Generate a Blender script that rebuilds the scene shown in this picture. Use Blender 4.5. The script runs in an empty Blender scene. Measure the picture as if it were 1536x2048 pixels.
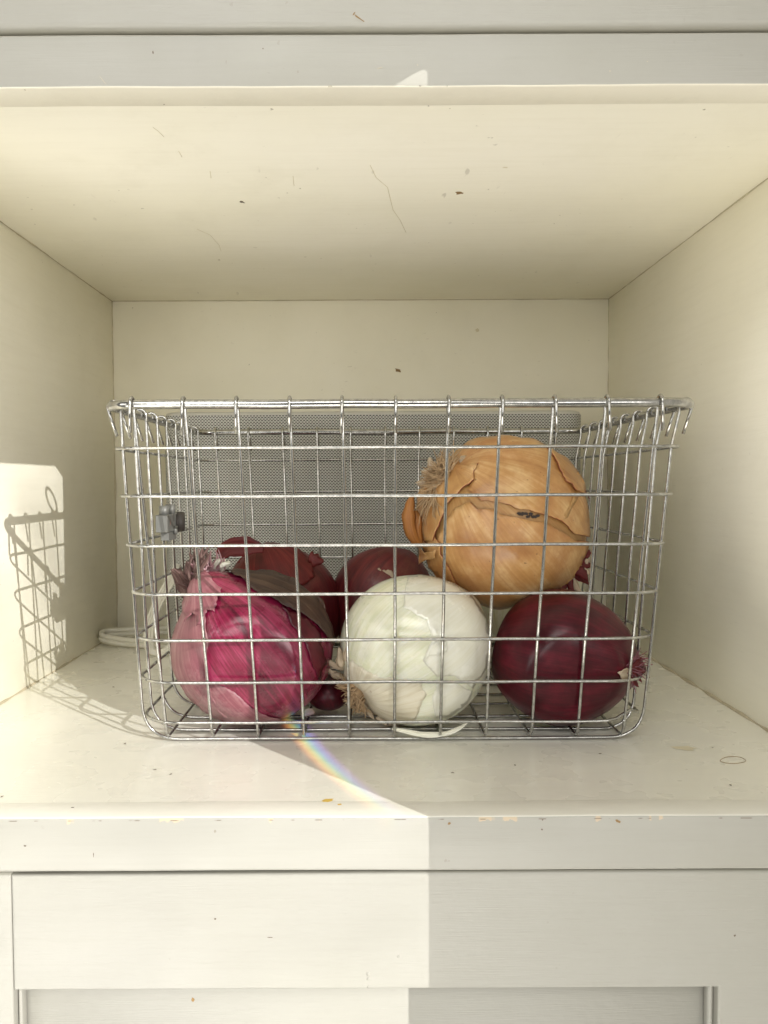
import bpy, bmesh, math, random
import numpy as np
from mathutils import Vector, Matrix, noise, geometry
R = math.radians
random.seed(7)
sc = bpy.context.scene
COL = sc.collection

# ------------------------------------------------------------------ camera
CAM = Vector((0, 0, 0.1364))
PITCH, ROLL = math.atan(58 / 1540.), -R(0.26)
fw = Vector((0, math.cos(PITCH), -math.sin(PITCH)))
rt0 = Vector((1, 0, 0)); up0 = rt0.cross(fw)
rt = rt0 * math.cos(ROLL) + up0 * math.sin(ROLL)
up = rt.cross(fw)
cd = bpy.data.cameras.new("camera"); cam = bpy.data.objects.new("camera", cd); COL.objects.link(cam)
cam.matrix_world = Matrix(((rt.x, up.x, -fw.x, CAM.x), (rt.y, up.y, -fw.y, CAM.y), (rt.z, up.z, -fw.z, CAM.z), (0, 0, 0, 1)))
cd.sensor_width = 36; cd.lens = 1540 / 2048 * 36; cd.shift_x = 35 / 2048.
cd.clip_start = 0.01; cd.clip_end = 100
sc.camera = cam

# ------------------------------------------------------------------ light
w = bpy.data.worlds.new("World"); sc.world = w; w.use_nodes = True
bg = w.node_tree.nodes['Background']; bg.inputs[0].default_value = (1.0, 0.965, 0.90, 1); bg.inputs[1].default_value = 0.07
SUN_D = Vector((-1, 1.062, -.61)).normalized()       # the way the sunlight travels
SUN_T = Vector((-.05, .35, .08))
def aim(o, to):
    o.rotation_euler = (Vector(to) - o.location).to_track_quat('-Z', 'Y').to_euler()
sl = bpy.data.lights.new("sunlight_lamp", 'SPOT'); so = bpy.data.objects.new("sunlight_lamp", sl); COL.objects.link(so)
so.location = SUN_T - SUN_D * 20; aim(so, SUN_T)
sl.energy = 17000; sl.color = (1.0, .975, .925); sl.shadow_soft_size = .018; sl.spot_size = R(4.6); sl.spot_blend = .05
# soft mottling of the beam, as through old window glass
sl.use_nodes = True; nt = sl.node_tree; em = nt.nodes['Emission']
tc = nt.nodes.new('ShaderNodeNewGeometry'); mp = nt.nodes.new('ShaderNodeMapping'); nz = nt.nodes.new('ShaderNodeTexNoise'); mr = nt.nodes.new('ShaderNodeMapRange')
mp.inputs['Scale'].default_value = (620, 620, 1500); mp.inputs['Rotation'].default_value = (0, R(38), 0)
nt.links.new(tc.outputs['Incoming'], mp.inputs[0]); nt.links.new(mp.outputs[0], nz.inputs['Vector'])
nz.inputs['Scale'].default_value = 1; nz.inputs['Detail'].default_value = 2.5
mr.inputs[1].default_value = .36; mr.inputs[2].default_value = .64; mr.inputs[3].default_value = .66; mr.inputs[4].default_value = 1.2
nt.links.new(nz.outputs[0], mr.inputs[0]); nt.links.new(mr.outputs[0], em.inputs['Strength'])
def area(name, loc, to, size, energy, col):
    l = bpy.data.lights.new(name, 'AREA'); o = bpy.data.objects.new(name, l); COL.objects.link(o)
    l.shape = 'RECTANGLE'; l.size, l.size_y = size; l.energy = energy; l.color = col; o.location = loc; aim(o, to); return o
area("floor_bounce", (-.35, -.85, -1.0), (-.05, .45, .22), (1.5, .8), 17, (1, .96, .87))  # added low fill standing in for light off the room floor
area("fill_front_left", (-.85, -2.5, .2), (0, .5, .12), (.7, 1.1), 10, (1, .99, .96))  # unseen pair of fill lamps added in front to brighten the niche
area("fill_front_right", (.80, -2.4, .2), (0, .5, .12), (.6, 1.1), 5, (1, .985, .95))
area("fill_side_left", (-1.6, -1.15, .25), (.1, .5, .12), (.8, 1.1), 7, (1, .985, .94))  # pair of fill lamps added at the sides for the niche walls
area("fill_side_right", (1.30, -1.65, .25), (-.1, .5, .12), (.8, 1.1), 14, (1, .985, .94))
area("fill_high", (-.35, -1.25, 1.35), (0, .45, .02), (1.2, .8), 13, (1, .985, .94))  # fill lamp added from above to brighten the shelf
# narrow band of colours on the shelf from an added lamp, shining along one thin arc
pl = bpy.data.lights.new("rainbow_lamp", 'SPOT'); po = bpy.data.objects.new("rainbow_lamp", pl); COL.objects.link(po)
po.location = (.5, -.55, .55); aim(po, (0, .37, 0)); pl.energy = 80; pl.shadow_soft_size = .0015; pl.spot_size = R(9); pl.spot_blend = .3
pl.use_nodes = True; nt = pl.node_tree; em = nt.nodes['Emission']; g_ = nt.nodes.new('ShaderNodeNewGeometry')
def vdot(v):
    x = nt.nodes.new('ShaderNodeVectorMath'); x.operation = 'DOT_PRODUCT'; nt.links.new(g_.outputs['Incoming'], x.inputs[0]); x.inputs[1].default_value = v; return x.outputs['Value']
def mth(op, a, b=None, c=None):
    x = nt.nodes.new('ShaderNodeMath'); x.operation = op
    for i_, q_ in enumerate((a, b, c)):
        if q_ is None: continue
        if hasattr(q_, 'is_output'): nt.links.new(q_, x.inputs[i_])
        else: x.inputs[i_].default_value = q_
    return x.outputs[0]
dz_ = vdot((-.42274, .77785, -.46502))
da = mth('SUBTRACT', mth('DIVIDE', vdot((.87862, .47751, 0)), dz_), .08108); db = mth('SUBTRACT', mth('DIVIDE', vdot((-.22205, .40858, .88530)), dz_), -.01909)
rr_ = mth('SQRT', mth('ADD', mth('MULTIPLY', da, da), mth('MULTIPLY', db, db)))
tt_ = mth('DIVIDE', mth('SUBTRACT', rr_, .0922), .0114)
cr = nt.nodes.new('ShaderNodeValToRGB'); nt.links.new(tt_, cr.inputs[0])
while len(cr.color_ramp.elements) < 7: cr.color_ramp.elements.new(.5)
for e_, (p_, c_) in zip(cr.color_ramp.elements, ((0, (0, 0, 0)), (.16, (.25, .10, .55)), (.34, (.12, .28, 1.0)), (.50, (.20, .75, .55)), (.66, (1.0, .85, .20)), (.82, (.9, .30, .08)), (1.0, (0, 0, 0)))): e_.position = p_; e_.color = (*c_, 1)
ag = mth('ARCTAN2', db, mth('MULTIPLY', da, -1))           # 0 on the far side of the arc
f0 = nt.nodes.new('ShaderNodeMapRange'); nt.links.new(ag, f0.inputs[0]); f0.inputs[1].default_value = -.10; f0.inputs[2].default_value = .30; f0.inputs[3].default_value = .0; f0.inputs[4].default_value = 1.0
f1 = nt.nodes.new('ShaderNodeMapRange'); nt.links.new(ag, f1.inputs[0]); f1.inputs[1].default_value = .46; f1.inputs[2].default_value = .58; f1.inputs[3].default_value = 1; f1.inputs[4].default_value = 0
nt.links.new(cr.outputs[0], em.inputs['Color']); nt.links.new(mth('MULTIPLY', f0.outputs[0], f1.outputs[0]), em.inputs['Strength'])
sc.view_settings.view_transform = 'Standard'; sc.view_settings.look = 'None'; sc.view_settings.exposure = 0.36; sc.view_settings.gamma = 1
sc.render.engine = 'CYCLES'
sc.cycles.max_bounces = 14; sc.cycles.diffuse_bounces = 8; sc.cycles.glossy_bounces = 5; sc.cycles.transmission_bounces = 6
sc.cycles.use_denoising = True; sc.cycles.caustics_reflective = False; sc.cycles.caustics_refractive = False
sc.cycles.sample_clamp_indirect = 6

# ------------------------------------------------------------------ pixel -> world (photo measured at 1536 x 2048)
F = 1540.
def ray(u, v): return fw + rt * ((u - 733) / F) - up * ((v - 1024) / F)
def atY(u, v, Y): r = ray(u, v); return CAM + r * ((Y - CAM.y) / r.y)
def atZ(u, v, Z=0): r = ray(u, v); return CAM + r * ((Z - CAM.z) / r.z)
def atX(u, v, X): r = ray(u, v); return CAM + r * ((X - CAM.x) / r.x)

# ------------------------------------------------------------------ object helpers
def tag(o, label=None, cat=None, group=None, kind=None):
    for k, v in (('label', label), ('category', cat), ('group', group), ('kind', kind)):
        if v: o[k] = v
    return o
def empty(name, loc):
    o = bpy.data.objects.new(name, None); COL.objects.link(o); o.location = loc; o.empty_display_size = .02; return o
def mk(name, verts, faces, mat, parent=None, smooth=True, attr=None, uv=None):
    me = bpy.data.meshes.new(name)
    off = parent_world(parent)
    me.from_pydata([tuple(Vector(v) - off) for v in verts], [], faces); me.update()
    if smooth: me.shade_smooth()
    if attr is not None:
        a = me.attributes.new('dir', 'FLOAT_VECTOR', 'POINT')
        a.data.foreach_set('vector', np.array([c for d in attr for c in d], dtype='f4'))
    if uv is not None:
        l = me.uv_layers.new(name='UVMap')
        for lp in me.loops: l.data[lp.index].uv = uv[lp.vertex_index]
    o = bpy.data.objects.new(name, me); COL.objects.link(o)
    if mat: me.materials.append(mat)
    if parent: o.parent = parent
    return o
def parent_world(p):
    v = Vector((0, 0, 0))
    while p is not None: v += p.location; p = p.parent
    return v
def board(name, lo, hi, mat, parent, bev=.0012, seg=3, wob=0.0, cuts=0):
    """a painted board: bevelled box, its long edges a little uneven"""
    bm = bmesh.new(); bmesh.ops.create_cube(bm, size=1)
    lo = Vector(lo); hi = Vector(hi); c = (lo + hi) / 2; s = hi - lo
    for v in bm.verts: v.co = Vector((v.co.x * s.x, v.co.y * s.y, v.co.z * s.z))
    if bev: bmesh.ops.bevel(bm, geom=bm.edges[:], offset=bev, segments=seg, affect='EDGES', profile=.5)
    if cuts:
        ax = max(range(3), key=lambda i: s[i]); n = Vector([1 if i == ax else 0 for i in range(3)])
        for k in range(1, cuts):
            p = n * (-s[ax] / 2 + s[ax] * k / cuts)
            bmesh.ops.bisect_plane(bm, geom=bm.verts[:] + bm.edges[:] + bm.faces[:], plane_co=p, plane_no=n)
        for v in bm.verts:
            q = v.co + c
            d = noise.noise_vector(q * 22) * wob + noise.noise_vector(q * 90) * wob * .35
            d[ax] = 0; v.co += d
    for f in bm.faces: f.smooth = bev > 0
    off = parent_world(parent)
    bmesh.ops.translate(bm, verts=bm.verts, vec=c - off)
    me = bpy.data.meshes.new(name); bm.to_mesh(me); bm.free()
    me.materials.append(mat)
    o = bpy.data.objects.new(name, me); COL.objects.link(o); o.parent = parent
    return o
def tube_geo(path, rad, n=10, V=None, Fc=None, cap=True, flat=None):
    """round bar along a polyline (parallel transport)"""
    V = [] if V is None else V; Fc = [] if Fc is None else Fc
    P = [Vector(p) for p in path]; N = len(P)
    T = [(P[min(i + 1, N - 1)] - P[max(i - 1, 0)]).normalized() for i in range(N)]
    a = Vector((0, 0, 1)) if abs(T[0].z) < .8 else Vector((1, 0, 0))
    u = T[0].cross(a).normalized(); base = len(V)
    for i in range(N):
        u = (u - T[i] * u.dot(T[i])).normalized(); w_ = T[i].cross(u)
        r = rad[i] if hasattr(rad, '__len__') else rad
        for k in range(n):
            an = 2 * math.pi * k / n
            V.append(P[i] + (u * math.cos(an) + w_ * math.sin(an)) * r)
    for i in range(N - 1):
        for k in range(n):
            b = base + i * n
            Fc.append((b + k, b + (k + 1) % n, b + n + (k + 1) % n, b + n + k))
    if cap:
        Fc.append(tuple(base + k for k in reversed(range(n)))); Fc.append(tuple(base + (N - 1) * n + k for k in range(n)))
    return V, Fc
def tube(name, path, rad, mat, parent, n=10): 
    V, Fc = tube_geo(path, rad, n); return mk(name, V, Fc, mat, parent)
def fillet(pts, rs, seg=6):
    """polyline with its corners rounded to radius rs[i]"""
    out = [Vector(pts[0])]
    for i in range(1, len(pts) - 1):
        p0, p, p1 = Vector(pts[i - 1]), Vector(pts[i]), Vector(pts[i + 1])
        a = (p0 - p); b = (p1 - p); r = rs[i] if hasattr(rs, '__len__') else rs
        if r <= 0: out.append(p); continue
        ang = a.angle(b); d = min(r / math.tan(ang / 2), a.length * .49, b.length * .49)
        A = p + a.normalized() * d; B = p + b.normalized() * d
        for k in range(seg + 1):
            t = k / seg; out.append((A * (1 - t) ** 2 + p * 2 * t * (1 - t) + B * t * t) if False else A.lerp(p, t).lerp(p.lerp(B, t), t))
    out.append(Vector(pts[-1])); return out
def wob(path, amp, sc_=60):
    return [p + noise.noise_vector(p * sc_) * amp for p in path]

# ------------------------------------------------------------------ materials
def new_mat(name):
    m = bpy.data.materials.new(name); m.use_nodes = True; nt = m.node_tree
    return m, nt, nt.nodes['Principled BSDF']
class NB:
    def __init__(s, nt): s.nt = nt
    def n(s, t, **kw):
        x = s.nt.nodes.new(t)
        for k, v in kw.items(): setattr(x, k, v)
        return x
    def l(s, a, b): s.nt.links.new(a, b)
    def noise(s, vec, scale, detail=3, rough=.55, dist=0):
        x = s.n('ShaderNodeTexNoise'); s.l(vec, x.inputs['Vector'])
        x.inputs['Scale'].default_value = scale; x.inputs['Detail'].default_value = detail; x.inputs['Roughness'].default_value = rough; x.inputs['Distortion'].default_value = dist
        return x.outputs[0]
    def ramp(s, fac, stops, interp='LINEAR'):
        x = s.n('ShaderNodeValToRGB'); x.color_ramp.interpolation = interp
        while len(x.color_ramp.elements) < len(stops): x.color_ramp.elements.new(.5)
        for e, (p, c) in zip(x.color_ramp.elements, stops):
            e.position = p; e.color = (c, c, c, 1) if not hasattr(c, '__len__') else (*c, 1)
        s.l(fac, x.inputs[0]); return x.outputs[0]
    def mix(s, fac, a, b, blend='MIX'):
        x = s.n('ShaderNodeMix', data_type='RGBA', blend_type=blend)
        for i, val in ((0, fac), (6, a), (7, b)):
            if hasattr(val, 'is_output'): s.l(val, x.inputs[i])
            elif hasattr(val, '__len__'): x.inputs[i].default_value = (*val, 1)
            else: x.inputs[i].default_value = val
        return x.outputs[2]
    def math(s, op, a, b=None, c=None):
        x = s.n('ShaderNodeMath', operation=op)
        for i, val in enumerate((a, b, c)):
            if val is None: continue
            if hasattr(val, 'is_output'): s.l(val, x.inputs[i])
            else: x.inputs[i].default_value = val
        return x.outputs[0]
    def mapping(s, vec, scale=(1, 1, 1), rot=(0, 0, 0), loc=(0, 0, 0)):
        x = s.n('ShaderNodeMapping'); s.l(vec, x.inputs[0]); x.inputs['Scale'].default_value = scale; x.inputs['Rotation'].default_value = rot; x.inputs['Location'].default_value = loc
        return x.outputs[0]
    def bump(s, h, strength, dist, normal=None):
        x = s.n('ShaderNodeBump'); s.l(h, x.inputs['Height']); x.inputs['Strength'].default_value = strength; x.inputs['Distance'].default_value = dist
        if normal is not None: s.l(normal, x.inputs['Normal'])
        return x.outputs[0]

def paint_mat(name, base, rough=.38, brush=(3, 3, 60), marks=.5, chips=False, bump=.25, coat=.0, edge=None):
    m, nt, b = new_mat(name); N = NB(nt)
    pos = N.n('ShaderNodeNewGeometry').outputs['Position']
    big = N.noise(pos, 7, 3)
    col = N.mix(N.ramp(big, [(.35, 0.), (.7, 1.)]), base, [c * .965 for c in base[:2]] + [base[2] * .93])
    st = N.noise(N.mapping(pos, brush), 9, 4, .6)
    col = N.mix(N.ramp(st, [(.45, 0.), (.8, .55)]), col, [base[0] * .93, base[1] * .925, base[2] * .9])
    # faint dirt specks and scuffs
    sp = N.noise(pos, 260, 2, .5); sp2 = N.noise(pos, 18, 2)
    f = N.math('MULTIPLY', N.ramp(sp, [(.735, 0.), (.77, 1.)]), N.ramp(sp2, [(.5, 0.), (.62, 1.)]))
    col = N.mix(N.math('MULTIPLY', f, marks), col, (.2, .17, .12))
    sc1 = N.noise(N.mapping(pos, (55, 18, 240), rot=(0, .5, .35)), 3.1, 2, .5); sm = N.noise(pos, 11, 2)
    f2 = N.math('MULTIPLY', N.ramp(sc1, [(.70, 0.), (.76, 1.)]), N.ramp(sm, [(.55, 0.), (.66, 1.)]))
    col = N.mix(N.math('MULTIPLY', f2, marks * .7), col, (.33, .30, .25))
    if chips:
        sx = N.n('ShaderNodeSeparateXYZ'); N.l(pos, sx.inputs[0])
        e1 = N.math('GREATER_THAN', N.math('ADD', sx.outputs[2], N.math('MULTIPLY', N.math('SUBTRACT', N.noise(pos, 420, 2), .5), .0040)), -.0019)
        e2 = N.math('LESS_THAN', N.math('ADD', sx.outputs[1], N.math('MULTIPLY', N.math('SUBTRACT', N.noise(pos, 500, 2), .5), .003)), .3116)
        ln = N.ramp(N.noise(N.mapping(pos, (1, .0, .0)), 30, 4, .7), [(.56, 0.), (.575, 1.)])
        cf = N.math('MULTIPLY', N.math('MULTIPLY', e1, e2), ln)
        col = N.mix(N.math('MULTIPLY', cf, .8), col, (.58, .46, .31))
        # dark crack line where paint has lifted
        ck = N.math('MULTIPLY', N.math('COMPARE', sx.outputs[2], -.0013, .00022), N.ramp(N.noise(N.mapping(pos, (1, 0, 0)), 120, 2), [(.55, 0.), (.6, 1.)]))
        col = N.mix(N.math('MULTIPLY', ck, .7), col, (.12, .09, .06))
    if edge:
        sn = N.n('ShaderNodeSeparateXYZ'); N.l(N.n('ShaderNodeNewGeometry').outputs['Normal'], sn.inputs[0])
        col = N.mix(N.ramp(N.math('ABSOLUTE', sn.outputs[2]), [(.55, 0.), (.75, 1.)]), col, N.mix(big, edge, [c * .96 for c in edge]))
    # grime gathered unevenly, and broad brush laps
    gr = N.math('MULTIPLY', N.ramp(N.noise(pos, 26, 5, .7), [(.5, 0.), (.95, 1.)]), N.ramp(N.noise(pos, 4, 2), [(.4, 0.), (.7, 1.)]))
    col = N.mix(N.math('MULTIPLY', gr, .42), col, (base[0] * .72, base[1] * .70, base[2] * .64))
    N.l(col, b.inputs['Base Color'])
    rr = N.ramp(N.noise(pos, 30, 3), [(.3, rough - .07), (.75, rough + .1)]); N.l(rr, b.inputs['Roughness'])
    b.inputs['Coat Weight'].default_value = coat; b.inputs['Coat Roughness'].default_value = .16
    h1 = N.noise(N.mapping(pos, (brush[0] * 4, brush[1] * 4, brush[2] * 4)), 9, 3, .6); h2 = N.noise(pos, 55, 3, .5)
    h3 = N.noise(pos, 480, 2, .5)
    h = N.math('ADD', N.math('MULTIPLY', h1, .5), N.math('ADD', N.math('MULTIPLY', h2, 1.6), N.math('MULTIPLY', h3, .16)))
    N.l(N.bump(h, bump, .0006), b.inputs['Normal'])
    return m
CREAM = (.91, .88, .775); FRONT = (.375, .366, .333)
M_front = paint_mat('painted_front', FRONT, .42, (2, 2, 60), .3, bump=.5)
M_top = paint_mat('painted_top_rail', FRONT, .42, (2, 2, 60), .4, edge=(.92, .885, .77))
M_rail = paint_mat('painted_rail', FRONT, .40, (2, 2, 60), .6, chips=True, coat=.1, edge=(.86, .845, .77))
M_shelf = paint_mat('painted_shelf', (.86, .845, .77), .28, (2, 45, 2), .0, bump=.3, coat=.55)
M_in = paint_mat('painted_inside', CREAM, .46, (2, 40, 2), .55, bump=.2)
M_side = paint_mat('painted_side', CREAM, .46, (2, 2, 30), .35, bump=.25)
def plain(name, col, rough=.5, metal=0., nscale=200, nb=.15, var=.12):
    m, nt, b = new_mat(name); N = NB(nt); pos = N.n('ShaderNodeNewGeometry').outputs['Position']
    N.l(N.mix(N.noise(pos, nscale, 3), [c * (1 - var) for c in col], [min(1, c * (1 + var)) for c in col]), b.inputs['Base Color'])
    b.inputs['Roughness'].default_value = rough; b.inputs['Metallic'].default_value = metal
    N.l(N.bump(N.noise(pos, nscale * 2, 2), nb, .0003), b.inputs['Normal']); return m
M_caulk = plain('caulk', (.52, .46, .33), .6, var=.2)
M_dirt = plain('dark_dirt', (.14, .11, .08), .8)
M_smudge = plain('faint_smudge', (.48, .44, .35), .7)
M_brown = plain('brown_speck', (.26, .16, .06), .6)
M_yellow = plain('yellow_stain', (.62, .42, .08), .5)
M_stain = plain('tan_stain', (.68, .62, .46), .5)
M_cord = plain('white_cord', (.72, .70, .62), .38, nb=.05, var=.04)
M_cordline = plain('cord_seam', (.42, .40, .34), .5)
M_plastic = plain('grey_plastic', (.56, .55, .51), .45, nb=.05, var=.03)
M_wallp = plain('window_paint', (.62, .60, .54), .6)
def metal_mat():
    m, nt, b = new_mat('zinc_wire'); N = NB(nt); pos = N.n('ShaderNodeNewGeometry').outputs['Position']
    a = N.noise(pos, 420, 4, .65); c = N.noise(pos, 60, 3)
    col = N.mix(N.ramp(a, [(.42, 0.), (.62, 1.)]), (.36, .355, .34), (.52, .515, .49))
    col = N.mix(N.ramp(N.noise(pos, 900, 2), [(.68, 0.), (.74, .7)]), col, (.10, .08, .06))
    col = N.mix(N.ramp(c, [(.6, 0.), (.75, .4)]), col, (.40, .33, .22))
    N.l(col, b.inputs['Base Color']); b.inputs['Metallic'].default_value = .92
    N.l(N.ramp(a, [(.35, .18), (.7, .10)]), b.inputs['Roughness'])
    N.l(N.bump(N.noise(pos, 400, 3), .07, .0003), b.inputs['Normal']); return m
M_wire = metal_mat()
M_clip = plain('clip_metal', (.17, .17, .16), .45, .3)
M_knob = plain('dark_knob', (.075, .065, .06), .5)
M_red = plain('red_dot', (.55, .12, .08), .5)
def grille_mat():
    m, nt, b = new_mat('perforated_grille'); N = NB(nt)
    uv = N.n('ShaderNodeUVMap').outputs[0]; s = N.n('ShaderNodeSeparateXYZ'); N.l(uv, s.inputs[0])
    PU, PV = .00263, .00128
    rv = N.math('DIVIDE', s.outputs[1], PV); row = N.math('FLOOR', rv); fv = N.math('FRACT', rv)
    ru = N.math('ADD', N.math('DIVIDE', s.outputs[0], PU), N.math('MULTIPLY', N.math('MODULO', row, 2), .5)); fu = N.math('FRACT', ru)
    du = N.math('ABSOLUTE', N.math('SUBTRACT', fu, .5)); dv = N.math('ABSOLUTE', N.math('SUBTRACT', fv, .5))
    hu = N.math('LESS_THAN', du, .31); hv = N.math('LESS_THAN', dv, .29)
    hole = N.math('MULTIPLY', hu, hv)
    N.l(N.mix(hole, (.60, .60, .57), (.035, .035, .034)), b.inputs['Base Color'])
    b.inputs['Roughness'].default_value = .5
    inv = N.math('SUBTRACT', 1, hole); N.l(N.bump(inv, .6, .0004), b.inputs['Normal'])
    N.l(N.math('MULTIPLY', inv, .5), b.inputs['Specular IOR Level'])
    return m
M_grille = grille_mat()

def onion_mat(name, dark, mid, light, blotch=None, bl_rng=(.5, .7), k1=7, k2=34, rough=.32, coat=.3, sss=0., bump=.35, speck=None, streak=1., spots=0., vein=0., vcol=None):
    """colour runs in fibres from root to neck: 'dir' holds the direction on the bulb, z = neck"""
    m, nt, b = new_mat(name); N = NB(nt)
    at = N.n('ShaderNodeAttribute', attribute_name='dir').outputs['Vector']
    s = N.n('ShaderNodeSeparateXYZ'); N.l(at, s.inputs[0])
    cx = N.n('ShaderNodeCombineXYZ'); N.l(s.outputs[0], cx.inputs[0]); N.l(s.outputs[1], cx.inputs[1])
    nv = N.n('ShaderNodeVectorMath', operation='NORMALIZE'); N.l(cx.outputs[0], nv.inputs[0])
    zz = N.n('ShaderNodeCombineXYZ'); N.l(s.outputs[2], zz.inputs[2])
    ad = N.n('ShaderNodeVectorMath', operation='ADD'); N.l(nv.outputs[0], ad.inputs[0]); N.l(zz.outputs[0], ad.inputs[1])
    wide = N.noise(N.mapping(ad.outputs[0], (k1, k1, .9)), 1, 3, .6, .3)
    fine = N.noise(N.mapping(ad.outputs[0], (k2, k2, 1.6)), 1, 3, .65, .15)
    cloud = N.noise(at, 2.2, 4, .6)
    f = N.math('ADD', N.math('MULTIPLY', wide, .45 * streak), N.math('ADD', N.math('MULTIPLY', fine, .3 * streak), N.math('MULTIPLY', cloud, 1 - .75 * streak)))
    col = N.ramp(f, [(.36, dark), (.5, mid), (.64, light)])
    if vein:
        vn = N.noise(N.mapping(ad.outputs[0], (k2 * .7, k2 * .7, .3), loc=(5, 2, 1)), 1, 1, .5, .1)
        vf = N.ramp(N.math('ABSOLUTE', N.math('SUBTRACT', vn, .5)), [(0., 1.), (.022, 0.)])
        col = N.mix(N.math('MULTIPLY', vf, vein), col, vcol or dark)
    if blotch:
        bn = N.noise(N.mapping(at, (1, 1, .8), loc=(3, 1, 2)), 1.9, 4, .6)
        fi = N.noise(at, 26, 4, .7)
        bf = N.math('ADD', N.math('MULTIPLY', bn, .75), N.math('MULTIPLY', fi, .25))
        col = N.mix(N.ramp(bf, [(bl_rng[0], 0.), (bl_rng[1], 1.)]), col, blotch)
    if speck:
        sn = N.noise(at, 42, 3, .7); col = N.mix(N.ramp(sn, [(.56, 0.), (.7, .75)]), col, speck)
    if spots:
        sn = N.noise(at, 30, 1, .4); col = N.mix(N.ramp(sn, [(.76, 0.), (.79, spots)]), col, (.09, .04, .02))
    N.l(col, b.inputs['Base Color'])
    N.l(N.ramp(cloud, [(.3, rough - .06), (.7, rough + .12)]), b.inputs['Roughness'])
    b.inputs['Coat Weight'].default_value = coat; b.inputs['Coat Roughness'].default_value = .2
    if sss:
        b.inputs['Subsurface Weight'].default_value = sss; b.inputs['Subsurface Radius'].default_value = (.006, .004, .002); b.inputs['Subsurface Scale'].default_value = 1.
    h = N.math('ADD', N.math('MULTIPLY', fine, .6), N.math('ADD', N.math('MULTIPLY', wide, 1.2), N.math('MULTIPLY', N.noise(at, 60, 2), .12)))
    N.l(N.bump(h, bump, .0009), b.inputs['Normal'])
    return m
def paper_mat(name, dark, mid, light, trans=.25, **kw):
    m = onion_mat(name, dark, mid, light, **kw)
    nt = m.node_tree; N = NB(nt); b = nt.nodes['Principled BSDF']; out = nt.nodes['Material Output']
    tr = N.n('ShaderNodeBsdfTranslucent'); src = b.inputs['Base Color'].links[0].from_socket
    N.l(src, tr.inputs[0]); mx = N.n('ShaderNodeMixShader'); mx.inputs[0].default_value = trans
    N.l(b.outputs[0], mx.inputs[1]); N.l(tr.outputs[0], mx.inputs[2]); N.l(mx.outputs[0], out.inputs[0])
    return m

# ================================================================== THE CUPBOARD
XL, XR, YF, YB, TH = -.2285, .2191, .3102, .700, .0162
cup = empty('built_in_cupboard', (0, .45, 0))
tag(cup, 'cream painted built-in cupboard with an open niche, face rails and a panelled door below', 'cupboard')
board('shelf', (XL - .02, YF + TH - .0016, -.016), (XR + .02, YB + .02, -.00012), M_shelf, cup, 0, 2, 0, 0)
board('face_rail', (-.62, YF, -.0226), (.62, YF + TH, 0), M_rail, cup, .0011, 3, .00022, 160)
board('ceiling_panel', (XL - .02, YF + TH + .0003, .3012), (XR + .02, YB + .02, .316), M_in, cup, .0004, 1)
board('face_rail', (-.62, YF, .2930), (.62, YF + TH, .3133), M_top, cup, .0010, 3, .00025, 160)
board('side_panel', (XL - .014, YF + TH + .0005, .0002), (XL, YB, .3010), M_side, cup, .0004, 1)
board('side_panel', (XR, YF + TH + .0005, .0002), (XR + .014, YB, .3010), M_side, cup, .0004, 1)
board('back_panel', (XL - .014, YB + .0003, .0002), (XR + .014, YB + .012, .3010), M_in, cup, .0004, 1)
board('carcass_top', (-.62, YF + TH + .001, .317), (.62, YB + .03, .332), M_side, cup, .0005, 1)
# drawer front above (its lower edge rounded over)
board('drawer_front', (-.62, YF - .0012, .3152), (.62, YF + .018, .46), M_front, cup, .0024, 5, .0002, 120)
# door below: stiles, rail, recessed panel
door = empty('door', (0, 0, 0)); door.parent = cup; door.location = Vector((0, YF, -.2)) - cup.location
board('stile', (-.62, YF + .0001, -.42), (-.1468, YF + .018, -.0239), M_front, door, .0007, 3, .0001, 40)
def prism(name, pts, y0, y1, mat, parent, bev):
    bm = bmesh.new(); vs = [bm.verts.new((x, y0, z)) for x, z in pts]; f = bm.faces.new(vs)
    ex = bmesh.ops.extrude_face_region(bm, geom=[f]); bmesh.ops.translate(bm, verts=[e for e in ex['geom'] if isinstance(e, bmesh.types.BMVert)], vec=(0, y1 - y0, 0))
    bmesh.ops.recalc_face_normals(bm, faces=bm.faces)
    ed = [e for e in bm.edges if all(abs(v.co.y - y0) < 1e-6 for v in e.verts)]
    bmesh.ops.bevel(bm, geom=ed, offset=bev, segments=4, affect='EDGES', profile=.5)
    for f in bm.faces: f.smooth = abs(f.normal.y) < .98
    bmesh.ops.translate(bm, verts=bm.verts, vec=-parent_world(parent)); me = bpy.data.meshes.new(name); bm.to_mesh(me); bm.free(); me.materials.append(mat)
    o = bpy.data.objects.new(name, me); COL.objects.link(o); o.parent = parent; return o
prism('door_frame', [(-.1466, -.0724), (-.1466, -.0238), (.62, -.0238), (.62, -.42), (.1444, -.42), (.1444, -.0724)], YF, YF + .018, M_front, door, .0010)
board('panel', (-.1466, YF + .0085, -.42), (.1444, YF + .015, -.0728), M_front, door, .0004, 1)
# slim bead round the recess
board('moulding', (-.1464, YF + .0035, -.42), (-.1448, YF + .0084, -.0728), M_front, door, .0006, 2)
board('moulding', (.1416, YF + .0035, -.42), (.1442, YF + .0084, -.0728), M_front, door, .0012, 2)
board('carcass_base', (-.62, YF + .020, -.47), (.62, YF + .04, -.0240), M_side, cup, .0005, 1)

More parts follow.
